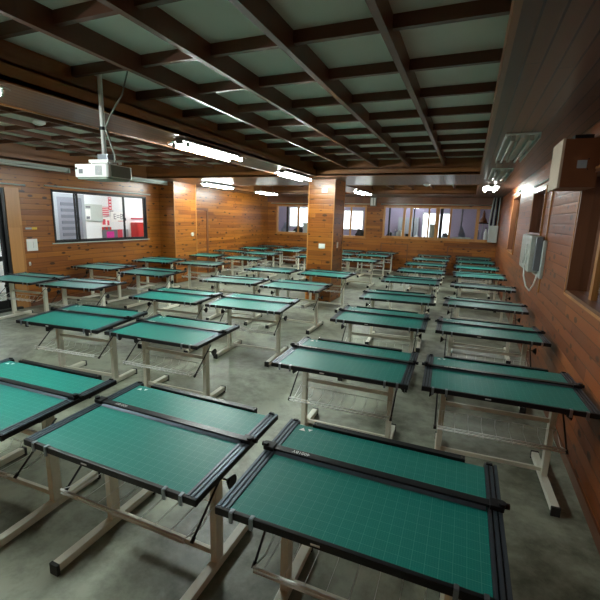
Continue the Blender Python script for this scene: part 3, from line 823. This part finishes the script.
# ---------------------------------------------------------------- the drafting table
TH = 0.83          # height of the drawing surface
TL, TW = 1.2, 0.835
def make_table():
    t = empty('drafting_table', (0, 0, 0))
    # board, its tilt stays adjustable about the x axis through the leg heads
    bd = bx('board', (-0.565, 0.565, -0.402, 0.402, -0.026, -0.004), BLACKM, t)
    mt = bx('cutting_mat', (-0.535, 0.535, -0.398, 0.405, -0.004, 0.0), MAT, t)
    board = [bd, mt]
    bm = bmesh.new()     # printed triangle marks in one corner of the mat
    prism(bm, [(-0.505, 0.345), (-0.465, 0.345), (-0.485, 0.375)], 'z', 0.0, 0.0008)
    prism(bm, [(-0.455, 0.375), (-0.425, 0.375), (-0.44, 0.35)], 'z', 0.0, 0.0008)
    mk = obj('printed_mark', bm, PRINT, mt)
    fs = bx('front_strip', (-0.6, 0.6, -TW / 2, -0.398, -0.034, 0.003), BLACK, t, 0.003)
    bx('maker_plate', (-0.14, -0.10, -TW / 2 - 0.002, -TW / 2, -0.021, -0.013), WHITEP, fs)
    board.append(fs)
    lg = bx('pencil_ledge', (-0.44, 0.44, 0.415, 0.455, -0.03, 0.012), BLACK, t, 0.003); board.append(lg)
    bm = bmesh.new()
    for s in (-1, 1): tube(bm, [(s * 0.425, 0.434, 0.010), (s * 0.425, 0.434, 0.0135)], 0.006)
    obj('screws', bm, CHROME, lg)
    for s in (-1, 1):
        bm = bmesh.new()
        a, b = sorted((s * 0.535, s * 0.6))
        box(bm, a, b, -0.405, 0.445, -0.03, -0.002)
        r = obj('side_rail', bm, BLACK, t)
        bm = bmesh.new()
        for q in (0.537, 0.560, 0.583):
            a, b = sorted((s * q, s * (q + 0.015)))
            box(bm, a, b, -0.404, 0.443, -0.002, 0.005)
        obj('track', bm, ALUD, r)
        bx('track_end', (min(s * .545, s * .575), max(s * .545, s * .575), 0.425, 0.44, 0.005, 0.013), BLACK, r)
        board.append(r)
        # carriage with its clamping wheel
        c = bx('ruler_carriage', (min(s * .545, s * .605), max(s * .545, s * .605), 0.065, 0.125, 0.005, 0.028), BLACK, t, 0.004)
        bm = bmesh.new(); tube(bm, [(s * 0.595, 0.085, 0.028), (s * 0.595, 0.085, 0.042)], 0.017, 10)
        tube(bm, [(s * 0.605, 0.11, 0.012), (s * 0.63, 0.11, 0.012)], 0.014, 10)
        obj('clamp_wheel', bm, BLACK, c)
        board.append(c)
        for q in (0.415, 0.515):
            bm = bmesh.new()
            box(bm, s * q - 0.009, s * q + 0.009, -TW / 2 - 0.007, -TW / 2 + 0.001, -0.05, 0.004)
            box(bm, s * q - 0.009, s * q + 0.009, -TW / 2 - 0.002, -TW / 2 + 0.022, 0.003, 0.006)
            cl = obj('clip', bm, ALU, t); board.append(cl)
    ru = bx('parallel_ruler', (-0.55, 0.55, 0.075, 0.118, 0.006, 0.020), BLACKM, t, 0.002); board.append(ru)
    bm = bmesh.new(); prism(bm, [(0.05, 0.004), (0.076, 0.004), (0.076, 0.010)], 'x', -0.53, 0.53); obj('clear_edge', bm, ALUD, ru)
    # lettering reads from the far side of the table
    mt4 = Matrix.Translation((-0.39, 0.097, 0.0205)) @ Matrix.Rotation(PI, 4, 'Z')
    letters('4001BY', 0.032, PRINT, ru, mt4, 0.0004)
    bm = bmesh.new()
    for s in (-1, 1): tube(bm, [(s * 0.515, -0.0, -0.028), (s * 0.40, -0.0, -0.028)], 0.011)
    box(bm, -0.45, -0.41, -0.3, 0.3, -0.045, -0.026); box(bm, 0.41, 0.45, -0.3, 0.3, -0.045, -0.026)
    br = obj('tilt_bracket', bm, CREAM, t); board.append(br)
    # frame
    for s in (-1, 1):
        x = s * 0.42
        bx('leg', (x - 0.022, x + 0.022, -0.035, 0.035, 0.06, TH - 0.045), CREAM, t, 0.004)
        ft_ = bx('foot', (x - 0.028, x + 0.028, -0.43, 0.35, 0.018, 0.068), CREAM, t, 0.005)
        for (a, b) in ((-0.445, -0.425), (0.345, 0.365)):
            bm = bmesh.new(); box(bm, x - 0.031, x + 0.031, a, b, 0.0, 0.071); obj('end_cap', bm, RUB, ft_)
        kn = tb('tilt_knob', [(x + s * 0.085, -0.01, TH - 0.20), (x + s * 0.12, -0.01, TH - 0.20)], 0.014, BLACK, t, 12, 0.044)
        tb('shaft', [(x + s * 0.02, -0.01, TH - 0.20), (x + s * 0.09, -0.01, TH - 0.20)], 0.007, CHROME, kn)
        lv = tb('tilt_lever', [(x + s * 0.055, 0.02, TH - 0.13), (x + s * 0.05, -0.28, TH - 0.38)], 0.0065, BLACKM, t)
        tb('lever_tip', [(x + s * 0.0505, -0.27, TH - 0.372), (x + s * 0.05, -0.295, TH - 0.392)], 0.011, BLACK, lv)
        k2 = bmesh.new(); lathe(k2, [(0.014, -0.085), (0.034, -0.07), (0.034, -0.055), (0.012, -0.045)], 10, (s * 0.50, -0.12)); board.append(obj('lock_knob', k2, BLACK, t))
    bx('upper_rail', (-0.40, 0.40, -0.012, 0.012, 0.53, 0.565), CREAM, t, 0.003)
    bx('lower_rail', (-0.40, 0.40, -0.012, 0.012, 0.09, 0.125), CREAM, t, 0.003)
    # wire basket
    bm = bmesh.new(); r = 0.0032
    zb, zt = 0.44, 0.485
    for y, z in ((-0.33, zt), (-0.33, zt - 0.022), (-0.05, zt + 0.01)):
        tube(bm, [(-0.45 if z > zb else -0.42, y, z), (0.45 if z > zb else 0.42, y, z)], 0.0025 if y > -.3 else 0.0068, 5)
    n_ = 9
    for k in range(n_):
        x = -0.42 + 0.84 * k / (n_ - 1)
        tube(bm, [(x, -0.33, zt), (x, -0.31, zb), (x, -0.08, zb), (x, -0.05, zt + 0.01)], 0.002, 4)
    for s in (-1, 1):
        tube(bm, [(s * 0.45, -0.33, zt), (s * 0.45, -0.2, zb), (s * 0.45, -0.05, zt + 0.01)], r, 5)
        tube(bm, [(s * 0.45, -0.05, zt + 0.01), (s * 0.42, -0.02, 0.55)], r, 5)
    obj('wire_basket', bm, WIRE, t)
    for o in board: o['b'] = 1
    return t

def place(t, x, y, rot, tilt):
    t.location = (x, y, 0); t.rotation_euler = (0, 0, math.radians(rot))
    for c in t.children:
        if c.get('b'):
            c.location = (0, 0, TH); c.rotation_euler = (math.radians(tilt), 0, 0)

TABLES = [
 # x, y, rotation, tilt, label
 (-0.93, 3.49, 1.2, 0.4, 'green drafting table in the second row from the camera, second from the right wall'),
 (-0.33, 1.74, 0.5, 1.0, 'rightmost green drafting table of the front row, cut off below'),
 (-1.63, 1.74, -0.3, 1.7, 'large green drafting table in the middle of the front row, its whole ruler in view'),
 (-2.98, 1.68, 2.3, 0.7, 'green drafting table cut off by the left edge in the front row'),
 (0.36, 3.55, 2.6, -0.6, 'green drafting table in the second row from the camera, nearest the right wall'),
 (-2.99, 3.52, 2.0, 0.6, 'green drafting table in the second row from the camera, third from the right wall'),
 (-4.33, 3.45, 5.5, 2.1, 'green drafting table in the second row from the camera, fourth from the right wall'),
 (0.34, 5.31, 1.3, -1.8, 'green drafting table in the third row from the camera, nearest the right wall'),
 (-0.98, 5.30, 1.7, 0.7, 'green drafting table in the third row from the camera, second from the right wall'),
 (-2.94, 5.28, 3.7, 2.1, 'green drafting table in the third row from the camera, third from the right wall'),
 (-4.28, 5.14, 5.3, 1.2, 'green drafting table in the third row from the camera, fourth from the right wall'),
 (-6.42, 5.14, 8.4, -0.3, 'green drafting table in the third row from the camera, second from the left wall'),
 (-7.82, 5.06, 5.7, 1.4, 'green drafting table in the third row from the camera, nearest the left wall'),
 (0.34, 7.02, -1.0, -1.6, 'green drafting table in the fourth row from the camera, nearest the right wall'),
 (-1.03, 6.97, 4.0, 0.4, 'green drafting table in the fourth row from the camera, second from the right wall'),
 (-3.00, 7.11, 0.5, 1.4, 'green drafting table in the fourth row from the camera, third from the right wall'),
 (-4.36, 7.06, 6.0, -0.5, 'green drafting table in the fourth row from the camera, fourth from the right wall'),
 (-6.53, 7.04, 2.4, 1.7, 'green drafting table in the fourth row from the camera, second from the left wall'),
 (-8.15, 7.16, 3.7, 0.7, 'green drafting table in the fourth row from the camera, nearest the left wall'),
 (0.37, 9.05, -2.5, -2.6, 'green drafting table in the fifth row from the camera, nearest the right wall'),
 (-1.09, 9.14, 3.0, 0.9, 'green drafting table in the fifth row from the camera, second from the right wall'),
 (-3.05, 9.08, -2.0, 1.2, 'green drafting table in the fifth row from the camera, third from the right wall'),
 (-4.45, 8.98, 2.5, -1.3, 'green drafting table in the fifth row from the camera, fourth from the right wall'),
 (-6.66, 9.09, 6.0, -0.5, 'green drafting table in the fifth row from the camera, second from the left wall'),
 (-8.11, 9.02, 5.0, 1.9, 'green drafting table in the fifth row from the camera, nearest the left wall'),
 (0.33, 10.99, 2.4, 1.8, 'green drafting table in the sixth row from the camera, nearest the right wall'),
 (-1.07, 11.05, 2.1, 0.3, 'green drafting table in the sixth row from the camera, second from the right wall'),
 (-6.49, 11.02, 2.5, 0.3, 'green drafting table in the sixth row from the camera, second from the left wall'),
 (-8.01, 11.08, 4.0, 0.1, 'green drafting table in the sixth row from the camera, nearest the left wall'),
 (0.29, 12.87, -0.7, 0.5, 'green drafting table in the seventh row from the camera, nearest the right wall'),
 (-1.14, 12.92, -0.1, -0.2, 'green drafting table in the seventh row from the camera, second from the right wall'),
 (-3.21, 12.84, -0.7, 0.3, 'green drafting table in the seventh row from the camera, third from the right wall'),
 (-4.75, 12.90, 1.0, 0.3, 'green drafting table in the seventh row from the camera, fourth from the right wall'),
 (-6.85, 12.97, 3.0, 0.5, 'green drafting table in the seventh row from the camera, second from the left wall'),
 (-8.20, 13.07, 4.0, -1.6, 'green drafting table in the seventh row from the camera, nearest the left wall'),
 (0.28, 14.83, 0.1, 1.4, 'green drafting table in the eighth row from the camera, nearest the right wall'),
 (-1.14, 14.78, 0.0, 0.7, 'green drafting table in the eighth row from the camera, second from the right wall'),
 (-3.24, 14.97, -2.5, 0.0, 'green drafting table in the eighth row from the camera, third from the right wall'),
 (-4.55, 14.85, 0.0, 0.3, 'green drafting table in the eighth row from the camera, fourth from the right wall'),
 (-6.69, 14.97, -3.2, 2.0, 'green drafting table in the eighth row from the camera, second from the left wall'),
 (-8.20, 14.98, 2.6, 0.3, 'green drafting table in the eighth row from the camera, nearest the left wall'),
 (0.23, 16.44, 0.2, 0.6, 'green drafting table in the last row by the back wall, nearest the right wall'),
 (-1.16, 16.45, 0.2, -1.6, 'green drafting table in the last row by the back wall, second from the right wall'),
 (-3.23, 16.55, -3.6, -0.4, 'green drafting table in the last row by the back wall, third from the right wall'),
 (-4.60, 16.45, -1.0, 0.0, 'green drafting table in the last row by the back wall, fourth from the right wall'),
 (-6.60, 16.50, 0.0, 0.0, 'green drafting table in the last row by the back wall, second from the left wall'),
 (-8.21, 16.61, 4.0, -2.1, 'green drafting table in the last row by the back wall, nearest the left wall'),
]
proto = make_table()
GR = 'green topped drafting tables in rows'
for i, (x, y, rot, tilt, lab) in enumerate(TABLES):
    if i == 0:
        t = proto; tag(t, lab, 'drafting table', GR)
    else:
        t = copy_thing(proto, lab, GR)
    place(t, x, y, rot, tilt)
for o in bpy.data.objects:
    if 'b' in o: del o['b']
